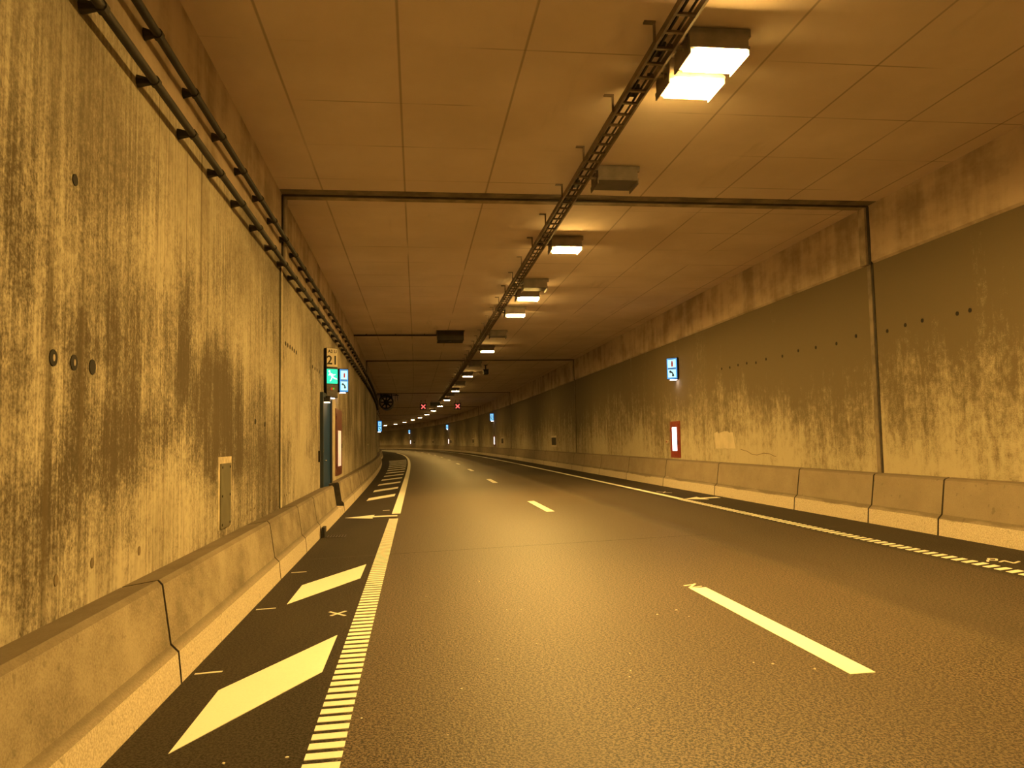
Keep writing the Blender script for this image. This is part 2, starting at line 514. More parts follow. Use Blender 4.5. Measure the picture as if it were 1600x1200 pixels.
for s, z in ((4.88, 3.21), (12.75, 3.21), (12.98, 3.21), (13.21, 3.21), (13.44, 3.21), (13.67, 3.2), (13.92, 3.2), (16.2, 3.17), (16.6, 3.17), (17.0, 3.17), (17.4, 3.17), (10.35, 1.9), (11.0, 1.88)):
    disc_on_wall('tie_hole', -1, s, z, .036, M_HOLE, wl, .006)
for s, z in ((4.75, .86), (5.25, .88), (6.1, .84)):
    disc_on_wall('chip', -1, s, z, .034, M_CRACK, wl, .005, .7)
for i in range(15):
    disc_on_wall('chip', -1, 9.9 + i * .23 + R.uniform(-.04, .04), .80 + R.uniform(-.02, .02), R.uniform(.012, .03), M_CRACK, wl, .005)
for s in (9.94, 10.2, 10.98, 11.4, 11.88, 12.8, 13.45, 14.2, 14.9, 15.6, 16.38, 16.9, 17.4, 17.9, 18.4, 18.92):
    disc_on_wall('tie_hole', 1, s, 3.29 + R.uniform(-.03, .03), .032, M_HOLE, wr, .006)
bm = bmesh.new()
pts = [(17.94, 1.285), (17.58, 1.245), (17.3, 1.175), (17.03, 1.163), (16.85, 1.19), (16.69, 1.211), (16.38, 1.20), (16.2, 1.16), (16.08, 1.144)]
for (a, za), (b, zb) in zip(pts, pts[1:]):
    q = [bm.verts.new(P(s_, WR - .004, z_)) for s_, z_ in ((a, za - .007), (b, zb - .007), (b, zb + .007), (a, za + .007))]
    bm.faces.new(q)
finish('crack', bm, M_CRACK, wr)
bm = bmesh.new()
edge = []
n = 12
for i in range(n): edge.append((18.25 + 1.35 * i / n + R.uniform(-.02, .02), 1.30 + R.uniform(-.01, .01)))
for i in range(n): edge.append((19.6 - 1.35 * i / n, 1.70 + R.uniform(-.03, .04)))
bm.faces.new([bm.verts.new(P(s_, WR - .005, z_)) for s_, z_ in edge])
finish('repair_patch', bm, plain('repair_mortar', (.50, .43, .31), .9, 0, .12, 3), wr)

# ------------------------------------------------------------------ concrete barriers
ORD = ['first', 'second', 'third', 'fourth', 'fifth', 'sixth', 'seventh', 'eighth', 'ninth', 'tenth', 'eleventh', 'twelfth', 'thirteenth', 'fourteenth',
       'fifteenth', 'sixteenth', 'seventeenth', 'eighteenth', 'nineteenth', 'twentieth', 'twenty-first', 'twenty-second', 'twenty-third', 'twenty-fourth',
       'twenty-fifth', 'twenty-sixth', 'twenty-seventh', 'twenty-eighth', 'twenty-ninth', 'thirtieth']
def prof_left(s):
    o = -widen(s)
    return [(WL0 + .005 + o, road(-2)), (-1.60 + o, road(-1.6) - .005), (-1.622 + o, .185), (-1.675 + o, .24), (-1.735 + o, .645), (-1.765 + o, .678), (WL0 + .005 + o, .640)]
def prof_right(s):
    return [(WR - .005, road(7.7)), (7.455, road(7.45) - .005), (7.475, .36), (7.535, .42), (7.60, .905), (7.62, .93), (WR - .005, .95)]
GAP = .018
def barrier(prof, a, b, mat, label, group):
    o = sweep('concrete_barrier', prof, srange(a + GAP, b - GAP, .7), [mat, M_SEAL], closed=True, caps=True, cap_index=1)
    return tag(o, label, 'concrete barrier', group)
lj = [-2.6, 1.57, 5.75, 9.85, 12.2, 14.1, 17.7]
llab = ['concrete barrier block at the left wall nearest the viewer, cut by the lower left picture corner',
        'long concrete barrier block at left wall with tick mark before the big hatch stripe',
        'concrete barrier block at left wall below the grey cover plate',
        'concrete barrier block ending at the left wall expansion joint',
        'short concrete barrier block just past the left wall expansion joint',
        'concrete barrier block ending at the teal door with a drain slot in its foot']
lab0 = ['concrete barrier block at left wall just behind the viewer']
for i in range(1, 6):
    barrier(prof_left, lj[i], lj[i + 1], M_BARL, llab[i], 'concrete barriers along the left wall')
lj2 = [19.05, 22.4, 26.5, 30.7, 34.9, 37.3, 41.5, 45.7, 49.9, 54.1, 58.3, 62.4]
for i in range(len(lj2) - 1):
    barrier(prof_left, lj2[i], lj2[i + 1], M_BARL, 'concrete barrier block on the left, %s one beyond the teal door' % ORD[i] if i else
            'concrete barrier block starting right beyond the teal door, under the left red cabinet', 'concrete barriers along the left wall')
# low sill across the door opening
o = sweep('door_sill', lambda s: [(WL(s) + .005, road(-2)), (-1.60 - widen(s), road(-1.6) - .005), (-1.622 - widen(s), .12), (WL(s) + .005, .13)], srange(17.73, 19.02, .4), M_PALE, closed=True, caps=True)
tag(o, 'pale concrete sill in the barrier opening at the teal door', 'door sill')
rj = [2.1, 6.35, 10.54, 12.3, 14.87, 19.08, 23.25, 27.46, 31.7, 35.0, 37.4]
rlab = [None, 'concrete barrier block on the right, running out of the right picture edge',
        'short concrete barrier block on the right, just before the right wall expansion joint',
        'short concrete barrier block on the right, just beyond the right wall expansion joint',
        'concrete barrier block on the right under the long wall crack and pale patch',
        'concrete barrier block under the right red cabinet, its near end beside the painted arrow']
for i in range(1, len(rj) - 1):
    lab = rlab[i] if i < len(rlab) else 'concrete barrier block on the right, %s one beyond the right red cabinet' % ORD[i - len(rlab)]
    barrier(prof_right, rj[i], rj[i + 1], M_BARR, lab, 'concrete barriers along the right wall')
a = rj[-1]; i = 5 + len(rlab) - 6
while a < 142:
    barrier(prof_right, a, a + 4.2, M_BARR, 'concrete barrier block in the right far row, %s one beyond the second wall joint' % ORD[min(i - 5, 29)], 'concrete barriers along the right wall')
    a += 4.2; i += 1
tag(sweep('barrier_run', prof_right, srange(a + GAP, 234, 2), M_BARR, closed=True, caps=True), 'far end of the low concrete barrier where the tunnel curves out of sight', 'concrete barrier')
tag(sweep('barrier_run', prof_left, srange(lj2[-1] + GAP, 150, 2), M_BARL, closed=True, caps=True), 'far end of the left concrete barrier where the left wall bends away', 'concrete barrier')

# drain slot and grate
d = thing('drain', 'dark drain slot with iron grate at the foot of the left barrier', 'drain', frame_at(14.1, -1.5, road(-1.5)))
bm = bmesh.new(); add_box(bm, (-.105, .0, .09), (.05, .28, .17)); finish('slot', bm, M_HOLE, d)
bm = bmesh.new()
add_box(bm, (.11, .16, .004), (.34, .025, .008)); add_box(bm, (.11, -.16, .004), (.34, .025, .008))
for i in range(7): add_box(bm, (-.04 + i * .05, 0, .004), (.018, .32, .008))
finish('grate', bm, M_GRATE, d)

# ------------------------------------------------------------------ road markings
TH = .0035
def flat_poly(name, pts, mat, parent=None, th=TH, step=None):
    """pts: (s, w) corner list -> slab lying on the road"""
    bm = bmesh.new()
    a = [bm.verts.new(P(s, w, road(w) - .001)) for s, w in pts]
    b = [bm.verts.new(P(s, w, road(w) + th)) for s, w in pts]
    n = len(pts)
    bm.faces.new(b); bm.faces.new(list(reversed(a)))
    for i in range(n): bm.faces.new((a[i], a[(i + 1) % n], b[(i + 1) % n], b[i]))
    bmesh.ops.recalc_face_normals(bm, faces=bm.faces)
    return finish(name, bm, mat, parent)
def strip(name, s_list, w0, w1, mat, parent=None):
    return sweep(name, lambda s: [(w0, road(w0) - .001), (w1, road(w1) - .001), (w1, road(w1) + TH), (w0, road(w0) + TH)], s_list, mat, parent, closed=True, caps=True)
hn = 0
for s in [4.45, 8.29] + [22.4 + 3.84 * i for i in range(13)]:
    wl_ = -1.307 - .72 * widen(s) if s > 20 else -1.307
    slope = .0 if s < 20 else 0
    d1 = (0.668 - 1.307) * 0 + 1.33 * (1 + (abs(wl_) - 1.307) / .64 * .9)
    o = flat_poly('hatch_stripe', [(s, wl_), (s + 1.06, wl_), (s + 1.06 + d1, -.663), (s + d1, -.665)], M_PAINT)
    lab = 'largest pale yellow hatch stripe on the left shoulder, nearest the viewer' if hn == 0 else \
          'second large hatch stripe on the left shoulder, beside the rumble line' if hn == 1 else \
          'hatch stripe on the left shoulder, %s beyond the painted arrow' % ORD[hn - 2]
    tag(o, lab, 'road marking', 'hatch stripes on the left shoulder')
    hn += 1
bars = thing('rumble_line', 'left edge line of short raised bars, from the foreground to the left arrow', 'road marking', frame_at(3.2, -.47, road(-.47)))
s = 3.25; n = 0
Mi = bars.matrix_world.inverted()
while s < 16.85:
    o = flat_poly('rumble_bar', [(s, -.575), (s + .003, -.385), (s + .085, -.385), (s + .082, -.575)], M_PAINT)
    o.data.transform(Mi); o.parent = bars
    s += .1365; n += 1
el = strip('edge_line', srange(18.0, 120, 1.0), -.555, -.362, M_PAINT)
tag(el, 'solid left edge line curving left beyond the painted arrow', 'road marking')
barsr = thing('rumble_line', 'right edge line of short raised bars, running out at the right picture edge', 'road marking', frame_at(4, 6.33, road(6.33)))
Mi = barsr.matrix_world.inverted()
s = 4.2; n = 0
while s < 18.3:
    o = flat_poly('rumble_bar', [(s, 6.255), (s + .05, 6.44), (s + .145, 6.44), (s + .095, 6.255)], M_PAINT)
    o.data.transform(Mi); o.parent = barsr
    s += .1735; n += 1
er = strip('edge_line', srange(18.5, 232, 1.5), 6.30, 6.45, M_PAINT)
tag(er, 'solid right edge line running from the right arrow into the far bend', 'road marking')
DL = ['long yellowish lane dash in the right foreground', 'second lane dash, alone in the middle of the road', 'third lane dash from the viewer', 'fourth lane dash from the viewer']
for i in range(13):
    s = 4.88 + 11.93 * i
    o = strip('lane_dash', srange(s, s + 3.0, 1.0), 2.79, 2.965, M_PAINT)
    tag(o, DL[i] if i < 4 else '%s lane dash from the viewer, far down the road' % ORD[i], 'road marking', 'dashes of the lane line')
def arrow(label, tip, shaft_end, s0, head):
    a = flat_poly('painted_arrow', [(s0, tip), (s0 + .42, head), (s0 + .13, head - .02), (s0 + .13, shaft_end), (s0 - .13, shaft_end), (s0 - .13, head - .02), (s0 - .42, head)], M_PAINT)
    tag(a, label, 'road marking')
arrow('painted arrow on the left shoulder pointing at the teal door', -1.55, -.42, 17.5, -.93)
arrow('painted arrow on the right shoulder, its tip touching the right edge line', 6.455, 7.3, 18.42, 6.9)
for (s, lab) in ((5.95, 'short chalk tick at the left barrier foot, nearest of three'), (8.115, 'short chalk tick at the left barrier foot, middle of three'), (10.315, 'short chalk tick at the left barrier foot, farthest of three')):
    tag(flat_poly('chalk_tick', [(s - .015, -1.575), (s + .005, -1.39), (s + .03, -1.39), (s + .012, -1.575)], M_CHALK), lab, 'chalk mark', 'chalk ticks by the left barrier')
def strokes(name, segs, wd, label):
    bm = bmesh.new()
    for k_, ((s0, w0), (s1, w1)) in enumerate(segs):
        dx, dy = s1 - s0, w1 - w0
        L_ = math.hypot(dx, dy); nx, ny = -dy / L_ * wd, dx / L_ * wd
        q = [(s0 + nx, w0 + ny), (s0 - nx, w0 - ny), (s1 - nx, w1 - ny), (s1 + nx, w1 + ny)]
        zz = .0025 + .0006 * k_
        a = [bm.verts.new(P(s_, w_, road(w_) + zz)) for s_, w_ in q]
        b = [bm.verts.new(P(s_, w_, road(w_) - .001)) for s_, w_ in q]
        bm.faces.new(a); bm.faces.new(list(reversed(b)))
        for i in range(4): bm.faces.new((a[i], a[(i + 1) % 4], b[(i + 1) % 4], b[i]))
    bmesh.ops.recalc_face_normals(bm, faces=bm.faces)
    return tag(finish(name, bm, M_CHALK), label, 'painted mark')
strokes('painted_cross', [((7.80, -.83), (7.59, -.665)), ((7.79, -.675), (7.62, -.80)), ], .014, 'small painted cross on the left shoulder between the two big hatch stripes')
strokes('painted_letter', [((8.035, 2.785), (8.085, 2.92)), ((8.105, 2.93), (7.91, 2.80)), ((7.905, 2.80), (7.955, 2.945))], .013, 'small painted letter N at the far end of the nearest lane dash')
strokes('painted_letters', [((8.36, 6.52), (8.47, 6.60)), ((8.47, 6.60), (8.40, 6.66)), ((8.40, 6.66), (8.50, 6.74)), ((8.50, 6.74), (8.56, 6.68)), ((8.56, 6.68), (8.47, 6.62)),
        ((8.30, 6.62), (8.36, 6.72)), ((8.36, 6.72), (8.18, 6.70)), ((8.18, 6.70), (8.26, 6.83))], .013, 'small painted survey scrawl beside the right rumble line, at the right picture edge')
strokes('painted_cross', [((21.1, 6.58), (20.5, 6.82)), ((21.0, 6.80), (20.6, 6.62))], .016, 'small painted cross on the right shoulder beyond the right arrow')
strokes('chalk_tick', [((19.0, -.80), (19.0, -.64))], .03, 'single chalk dash on the left shoulder just beyond the painted arrow')

# pale stone chips on the asphalt
chips = [(5.78, .583), (5.16, .282), (4.39, .164), (5.70, 1.55), (5.29, 1.44), (5.16, 1.396), (4.55, 1.28), (6.83, 2.115), (7.38, .97), (7.39, .837), (7.84, .5), (8.24, .1), (8.94, .704), (8.97, 1.044),
         (6.13, .924), (6.22, .31), (6.95, 2.331), (6.69, 2.355), (5.27, 2.308), (5.2, 2.415), (5.03, 2.627), (4.76, -.323), (4.26, -.666), (4.25, -.979)]
chip0 = None
for i, (s, w) in enumerate(chips):
    if chip0 is None:
        bm = bmesh.new()
        bmesh.ops.create_icosphere(bm, subdivisions=1, radius=.011)
        for v in bm.verts: v.co = Vector((v.co.x * R.uniform(.8, 1.5), v.co.y * R.uniform(.7, 1.1), v.co.z * .6))
        chip0 = finish('stone_chip', bm, M_STONE)
        o = chip0
    else:
        o = chip0.copy(); COL.objects.link(o)
    sc = R.uniform(.5, 1.0)
    o.matrix_world = frame_at(s, w, road(w) + .0045 * sc, R.uniform(0, 6)) @ Matrix.Scale(sc, 4)
    tag(o, 'small pale stone chip lying on the asphalt', 'stone chip', 'stone chips on the asphalt')

# ------------------------------------------------------------------ ceiling lamps
ZL = 5.24                                  # bottom of the housings
def make_lamp(lit, glass=None):
    root = thing('ceiling_lamp', 'lamp', 'lamp')
    h = .15
    bm = bmesh.new()                        # housing: a shallow box narrowing a little upwards with a rim
    lo, hi = (.295, .235), (.285, .225)
    pts = [(lo, 0.0), (lo, .03), (hi, .035), (hi, h)]
    rows = []
    for (a, b), z in pts:
        rows.append([bm.verts.new((x * a, y * b, z)) for x, y in ((-1, -1), (1, -1), (1, 1), (-1, 1))])
    for r0, r1 in zip(rows, rows[1:]):
        for i in range(4): bm.faces.new((r0[i], r0[(i + 1) % 4], r1[(i + 1) % 4], r1[i]))
    bm.faces.new(rows[-1]); bm.faces.new(list(reversed(rows[0])))
    bmesh.ops.recalc_face_normals(bm, faces=bm.faces)
    finish('housing', bm, M_HOUSE, root)
    bm = bmesh.new()
    for y in (-.16, .16): add_box(bm, (0, y, h + .035), (.66, .05, .075))
    finish('mounting_rail', bm, M_HOUSE, root)
    bm = bmesh.new()
    if lit:
        add_box(bm, (.035, 0, -.011), (.485, .42, .022)); finish('lens', bm, glass or G_LAMP, root)  # glass dropped below the rim, shaped to spill light onto the ceiling
        bm = bmesh.new(); add_box(bm, (-.245, 0, -.001), (.07, .42, .004)); finish('lens_end', bm, G_LAMPEND, root)
    else:
        add_box(bm, (0, 0, -.001), (.55, .42, .004)); finish('lens', bm, M_HOUSED, root)
    for x in (-.289, .289): box('added_side_baffle', (x, 0, -.026), (.012, .45, .052), M_HOUSE, root)  # side plates added to cut the lamps' light off the upper walls
    bm = bmesh.new()
    add_cyl(bm, (-.29, -.1, .06), (-.48, -.1, .07), .022, 8)
    add_cyl(bm, (-.285, -.1, .06), (-.32, -.1, .06), .034, 8)
    finish('cable_gland', bm, M_GALV, root)
    return root
LIT = [(7.02, 'near'), (7.62, 'pair'), (14.55, ''), (19.75, ''), (22.4, ''), (31.6, ''), (43.9, ''), (56.6, ''), (68.9, ''), (80.5, ''), (92.8, ''), (105., ''), (118.0, ''), (130.3, ''), (143.8, ''), (157, ''), (170.8, ''), (183.5, ''), (196, '')]
WLAMP = 2.88
lit0, lit1, dark0 = make_lamp(True), make_lamp(True, G_LAMPDIM), make_lamp(False)
LIT1 = 5                                    # the lamps from here on burn dimmer
labs = ['nearest lit ceiling lamp, upper of the glaring pair at the top', 'lit ceiling lamp, lower of the glaring pair at the top',
        'lit ceiling lamp alone just beyond the nearest ceiling joint', 'lit ceiling lamp right behind a dark unlit lamp, with its glow under it',
        'lit ceiling lamp, second of the two close together beyond the nearest ceiling joint', 'lit ceiling lamp just before the second ceiling joint',
        'lit ceiling lamp just beyond the second ceiling joint, next to the camera']
for i, (s, q) in enumerate(LIT):
    o = lit0 if i == 0 else lit1 if i == LIT1 else copy_tree(lit0 if i < LIT1 else lit1)
    o.matrix_world = frame_at(s, WLAMP, ZL)
    tag(o, labs[i] if i < len(labs) else 'lit ceiling lamp, %s along the row from the viewer' % ORD[i], 'lamp', 'lit lamps along the ceiling')
# the row goes on behind the viewer
for s, lab in ((-5.4, 'lit ceiling lamp of the row just behind the viewer'), (.2, 'lit ceiling lamp of the row above the viewer'), (-17.5, 'lit ceiling lamp of the row farther behind the viewer')):
    o = copy_tree(lit0)
    o.matrix_world = frame_at(s, WLAMP, ZL)
    tag(o, lab, 'lamp', 'lit lamps along the ceiling')
DK = [(10.75, 'large unlit lamp on the ceiling just before the nearest joint'), (18.5, 'unlit ceiling lamp right before the close lit lamps'), (27.15, 'unlit ceiling lamp level with the hanging cabinet on its left'),
      (37.9, 'unlit ceiling lamp at the second ceiling joint'), (50.3, 'unlit ceiling lamp under the seventh lit lamp'), (62.8, 'unlit ceiling lamp near the third ceiling joint')]
for i, (s, lab) in enumerate(DK):
    o = dark0 if i == 0 else copy_tree(dark0)
    o.matrix_world = frame_at(s, WLAMP, ZL)
    tag(o, lab, 'lamp', 'unlit lamps along the ceiling')

# ------------------------------------------------------------------ cable tray
tray = thing('cable_tray', 'long steel cable ladder tray hung under the ceiling left of the lamps', 'cable tray', frame_at(3, 2.36, 5.25))
Mi = tray.matrix_world.inverted()
def into(o, parent, Mi):
    o.data.transform(Mi); o.parent = parent
    return o
TW0, TW1, TZ = 2.27, 2.47, 5.25
SE = 71.0
for w in (TW0, TW1):
    into(sweep('side_rail', lambda s, w=w: [(w - .012, TZ), (w + .012, TZ), (w + .012, TZ + .07), (w - .012, TZ + .07)], srange(2, SE, .5), M_GALV, closed=True, caps=True), tray, Mi)
rest = bmesh.new(); nr = 0
s = 4.2
while s < SE:
    q = frame_at(s, (TW0 + TW1) / 2, TZ + .02)
    if nr < 98: into(box('rung', (0, 0, 0), (TW1 - TW0, .035, .022), M_GALV, M=q), tray, Mi)
    else: add_box(rest, (0, 0, 0), (TW1 - TW0, .035, .022), q)
    nr += 1; s += .30
o = into(finish('rung_row', rest, M_GALV), tray, Mi); o['kind'] = 'stuff'
s = 5.25
while s < 70:
    bm = bmesh.new()
    q = frame_at(s, TW0 - .02, TZ)
    add_box(bm, (0, 0, (ZC - TZ) / 2 + .02), (.022, .022, ZC - TZ - .04 + .04 - .0), q)
    add_box(bm, (-.045, 0, ZC - TZ - .008), (.11, .05, .016), q)
    into(finish('hanger', bm, M_GALV), tray, Mi)
    s += 1.55
# cables lying in the tray
for w, r in ((2.33, .016), (2.41, .013)):
    o = sweep('cable', lambda s, w=w, r=r: [(w + r * math.cos(a), TZ + .031 + r + r * math.sin(a)) for a in (0, 1.05, 2.1, 3.14, 4.2, 5.24)], srange(3, SE, .5), M_BLACK, closed=True, caps=True)
    tag(o, 'thin black cable in the ceiling tray, the %s one' % ('left' if w < 2.4 else 'right'), 'cable', 'cables in the ceiling tray')
jb0 = None
for i, (s, lab) in enumerate(((7.1, 'black connector box in the tray beside the glaring lamp pair'), (8.0, 'black connector box in the tray just beyond the lamp pair'), (11.1, 'black connector box in the tray beside the large unlit lamp'),
               (14.6, 'black connector box in the tray beside the lone lit lamp'), (18.6, 'black connector box in the tray beside the unlit lamp before the two close lamps'), (22.4, 'black connector box in the tray beside the second close lamp'))):
    if jb0 is None:
        jb0 = thing('connector_box', 'x', 'connector box')
        box('body', (0, 0, .0), (.13, .20, .06), M_BLACK, jb0, .008)
        cyl('gland', (0, .10, 0), (0, .14, 0), .02, M_BLACK, jb0)
        cyl('gland', (0, -.10, 0), (0, -.14, 0), .02, M_BLACK, jb0)
        o = jb0
    else: o = copy_tree(jb0)
    o.matrix_world = frame_at(s, 2.37, TZ + .118)
    tag(o, lab, 'connector box', 'connector boxes in the ceiling tray')

# ------------------------------------------------------------------ conduits on brackets along the left wall
def conduit(z, label, soff):
    root = thing('wall_conduit', label, 'pipe', frame_at(3, WL0 + .12, z), 'conduits along the left wall')
    Mi = root.matrix_world.inverted()
    r = .033
    into(sweep('tube', lambda s: [(WL(s) + .125 + r * math.cos(a), z + r * math.sin(a)) for a in [i * math.pi / 4 for i in range(8)]], srange(1.5, 85, .5), M_STEEL, closed=True, caps=True, smooth=True), root, Mi)
    s = soff; n = 0
    while n < 62:
        a, b = P(s, WL(s) + .0 + .002, z), P(s, WL(s) + .105, z)
        if z > ZHL: a = P(s, WL(s) + .026, z)
        bm = bmesh.new()
        add_cyl(bm, a, b, .050, 8, .024)
        q = frame_at(s, WL(s) + .125, z)
        add_cyl(bm, q @ Vector((0, -.028, 0)), q @ Vector((0, .028, 0)), .042, 10)
        into(finish('bracket', bm, M_STEEL), root, Mi)
        s += 1.005; n += 1
    return root
conduit(4.31, 'lower dark conduit on brackets high along the left wall', 3.9)
conduit(4.70, 'upper dark conduit on brackets along the left wall just under the ceiling', 3.95)

# ------------------------------------------------------------------ grey cover plate
cv = thing('cover_plate', 'tall narrow grey cover plate screwed to the left wall above the barrier', 'cover plate', frame_at(8.72, WL(8.72), 1.07))
box('plate', (.012, 0, 0), (.016, .44, .68), M_PLATE, cv, .004)
bm = bmesh.new()
for c, sz in (((0, 0, .375), (.012, .58, .07)), ((0, -.255, 0), (.012, .07, .70)), ((0, .255, 0), (.012, .07, .70))): add_box(bm, c, sz)
finish('mortar_surround', bm, M_PALE, cv)
for y in (-.17, .17):
    for z in (-.30, 0, .30): cyl('screw', (.018, y, z), (.026, y, z), .014, M_BLACK, cv, 8)

# ------------------------------------------------------------------ emergency door
D = thing('door_1', None, None, frame_at(18.5, WL(18.5), 0.0))
D['kind'] = 'structure'
del_keys = [k_ for k_ in ('label', 'category') if k_ in D.keys()]
for k_ in del_keys: del D[k_]
dw, z0, z1 = 1.66, .02, 2.64
bm = bmesh.new()
add_box(bm, (.03, -dw / 2 - .06, (z0 + z1) / 2), (.09, .12, z1 - z0)); add_box(bm, (.03, dw / 2 + .06, (z0 + z1) / 2), (.09, .12, z1 - z0)); add_box(bm, (.03, 0, z1 + .05), (.09, dw + .24, .10))
finish('door_frame', bm, M_TEALF, D)
lf = box('door_leaf', (.014, 0, (z0 + z1) / 2), (.022, dw, z1 - z0), M_TEAL, D)
bm = bmesh.new()
add_cyl(bm, (.024, -.55, 1.22), (.085, -.55, 1.22), .014, 8); add_cyl(bm, (.080, -.55, 1.22), (.080, -.38, 1.22), .013, 8); add_box(bm, (.028, -.55, 1.22), (.008, .06, .2))
add_cyl(bm, (.024, -.55, 1.45), (.045, -.55, 1.45), .035, 10)
finish('door_handle', bm, M_CHROME, lf)
dl_ = thing('door_lamp', 'small bulkhead lamp with a bright underside above the teal door', 'lamp', frame_at(18.15, WL(18.15), 2.55))
box('housing', (.09, 0, .05), (.15, .22, .10), M_STEEL, dl_, .015)
box('hood', (.085, 0, .115), (.19, .28, .03), M_BLACK, dl_, .006)
box('lens', (.09, 0, -.012), (.12, .18, .024), glow('door_lamp_lens', (1, .85, .6), 2.2), dl_)
cbx = thing('call_box', 'small dark switch box on the left wall before the teal door', 'switch box', frame_at(17.25, WL(17.25), 1.33))
box('body', (.02, 0, 0), (.04, .10, .24), M_HOLE, cbx, .006); box('button', (.043, 0, .03), (.01, .05, .05), M_STEEL, cbx)

# ------------------------------------------------------------------ lit signs
def text_mesh(name, body, size, mat, parent, M):
    cu = bpy.data.curves.new('lettering', 'FONT')
    cu.body = body; cu.size = size; cu.align_x = 'CENTER'; cu.align_y = 'CENTER'; cu.extrude = .0015
    cu.offset = size * .022
    tmp = bpy.data.objects.new('lettering', cu); COL.objects.link(tmp)
    bpy.context.view_layer.update()
    me = bpy.data.meshes.new_from_object(tmp.evaluated_get(bpy.context.evaluated_depsgraph_get()))
    bpy.data.objects.remove(tmp); bpy.data.curves.remove(cu)
    me.transform(M)
    return link(name, me, parent, (mat,))
# sign faces: local frame x = right on the face, z = up, -y = out of the face
FACE = Matrix.Rotation(math.pi / 2, 4, 'X')           # text plane xy -> xz, facing -y
def poly_face(name, polys, mat, parent, y, ox=0, oz=0, sc=1.0, th=.003):
    bm = bmesh.new()
    for pl in polys:
        add_prism(bm, [(x * sc + ox, z * sc + oz) for x, z in pl], th, Matrix.Translation((0, y, 0)) @ FACE)
    bmesh.ops.recalc_face_normals(bm, faces=bm.faces)
    return finish(name, bm, mat, parent)
def rect(x0, z0, x1, z1): return [(x0, z0), (x1, z0), (x1, z1), (x0, z1)]
def arc(cx, cz, r0, r1, a0, a1, n=8):
    o = [(cx + r1 * math.cos(a0 + (a1 - a0) * i / n), cz + r1 * math.sin(a0 + (a1 - a0) * i / n)) for i in range(n + 1)]
    return o + [(cx + r0 * math.cos(a1 + (a0 - a1) * i / n), cz + r0 * math.sin(a1 + (a0 - a1) * i / n)) for i in range(n + 1)]
def circle(cx, cz, r, n=12): return [(cx + r * math.cos(2 * math.pi * i / n), cz + r * math.sin(2 * math.pi * i / n)) for i in range(n)]

def sos_sign(root, W=.30, H=.62, Dp=.17):
    """double sign: extinguisher above handset; the face looks along local -y"""
    box('housing', (0, Dp / 2, 0), (W + .03, Dp, H + .05), M_NAVY, root, .01)
    box('face', (0, -.004, 0), (W, .008, H), G_BLUE, root)
    sq = W * .80
    hz = H * .245
    pnl = poly_face('panel', [rect(-sq / 2, hz - H * .20, sq / 2, hz + H * .20)], G_CYAN, root, -.008)
    poly_face('border', [rect(-sq / 2, hz + H * .205, sq / 2, hz + H * .225), rect(-sq / 2, hz - H * .235, sq / 2, hz - H * .205)], M_DKBLUE, pnl, -.0085)
    e = W * .9
    poly_face('extinguisher_symbol', [rect(-.06 * e, hz - .32 * e, .14 * e, hz + .16 * e), rect(-.02 * e, hz + .16 * e, .10 * e, hz + .30 * e)], M_REDP, pnl, -.012)
    pnl = poly_face('panel', [rect(-sq / 2, -hz - H * .20, sq / 2, -hz + H * .20)], G_CYAN, root, -.008)
    poly_face('border', [rect(-sq / 2, -hz + H * .205, sq / 2, -hz + H * .235), rect(-sq / 2, -hz - H * .225, sq / 2, -hz - H * .205)], M_DKBLUE, pnl, -.0085)
    cx, cz = -.22 * e, -hz - .16 * e
    poly_face('handset_symbol', [arc(cx, cz, .26 * e, .42 * e, .05, 1.45, 9), circle(cx + .34 * e, cz - .04 * e, .14 * e), circle(cx + .04 * e, cz + .35 * e, .14 * e)], M_DKBLUE, pnl, -.012)
    box('under_light', (0, Dp * .45, -H / 2 - .03), (W * .55, Dp * .5, .012), G_LED, root)
def sign_spot(side, s, w, z, ang):
    # the face looks back along the tunnel (-s), turned by ang towards the road
    return frame_at(s, w, z, ang)
# left sign post column: number plate, exit sign, signal panel
A = math.radians(32)
col_ = thing('exit_sign_column', 'black sign column above the teal door with number 21 and a green running figure', 'sign', frame_at(18.35, -1.91, 3.23, A))
W_ = .265
box('housing', (0, .085, 0), (W_ + .02, .17, 1.16), M_BLACK, col_, .008)
box('wall_arm', (-.10, .20, 0), (.05, .12, .9), M_BLACK, col_)
npl = box('number_plate', (0, -.006, .355), (W_, .012, .43), M_CREAM, col_, .003)
text_mesh('lettering', '21', .285, M_BLACK, npl, Matrix.Translation((0, -.0135, .285)) @ Matrix.Scale(1.0, 4) @ FACE)
text_mesh('lettering', 'A2 Li', .10, M_BLACK, npl, Matrix.Translation((0, -.0135, .495)) @ FACE)
gp = box('exit_panel', (0, -.006, -.08), (W_, .012, .335), G_GREEN, col_)
sc = .30
runner = [circle(-.25, .36, .085, 10), [(-.20, .27), (-.05, .20), (.06, -.02), (-.06, -.08), (-.16, .06), (-.26, .20)],
          [(-.10, .22), (.10, .12), (.26, .16), (.26, .10), (.10, .04), (-.06, .12)], [(-.24, .22), (-.34, .05), (-.28, .02), (-.18, .12)],
          [(.06, -.02), (.20, -.12), (.40, -.20), (.38, -.27), (.14, -.20), (-.03, -.08)], [(-.06, -.06), (.02, -.10), (-.06, -.28), (-.16, -.42), (-.22, -.38), (-.12, -.24)]]
poly_face('running_figure', runner, G_PICTO, gp, -.0125, 0, -.075, sc)
sg = box('signal_panel', (0, -.006, -.41), (W_, .012, .29), M_GREYP, col_)
poly_face('lens', [circle(-.012, 0, .028)], G_REDL, sg, -.0125, 0, -.37); poly_face('lens', [circle(.028, .0, .022)], G_GRNL, sg, -.0125, 0, -.365)
box('under_light', (0, .06, -.588), (.15, .07, .012), G_LED, col_)
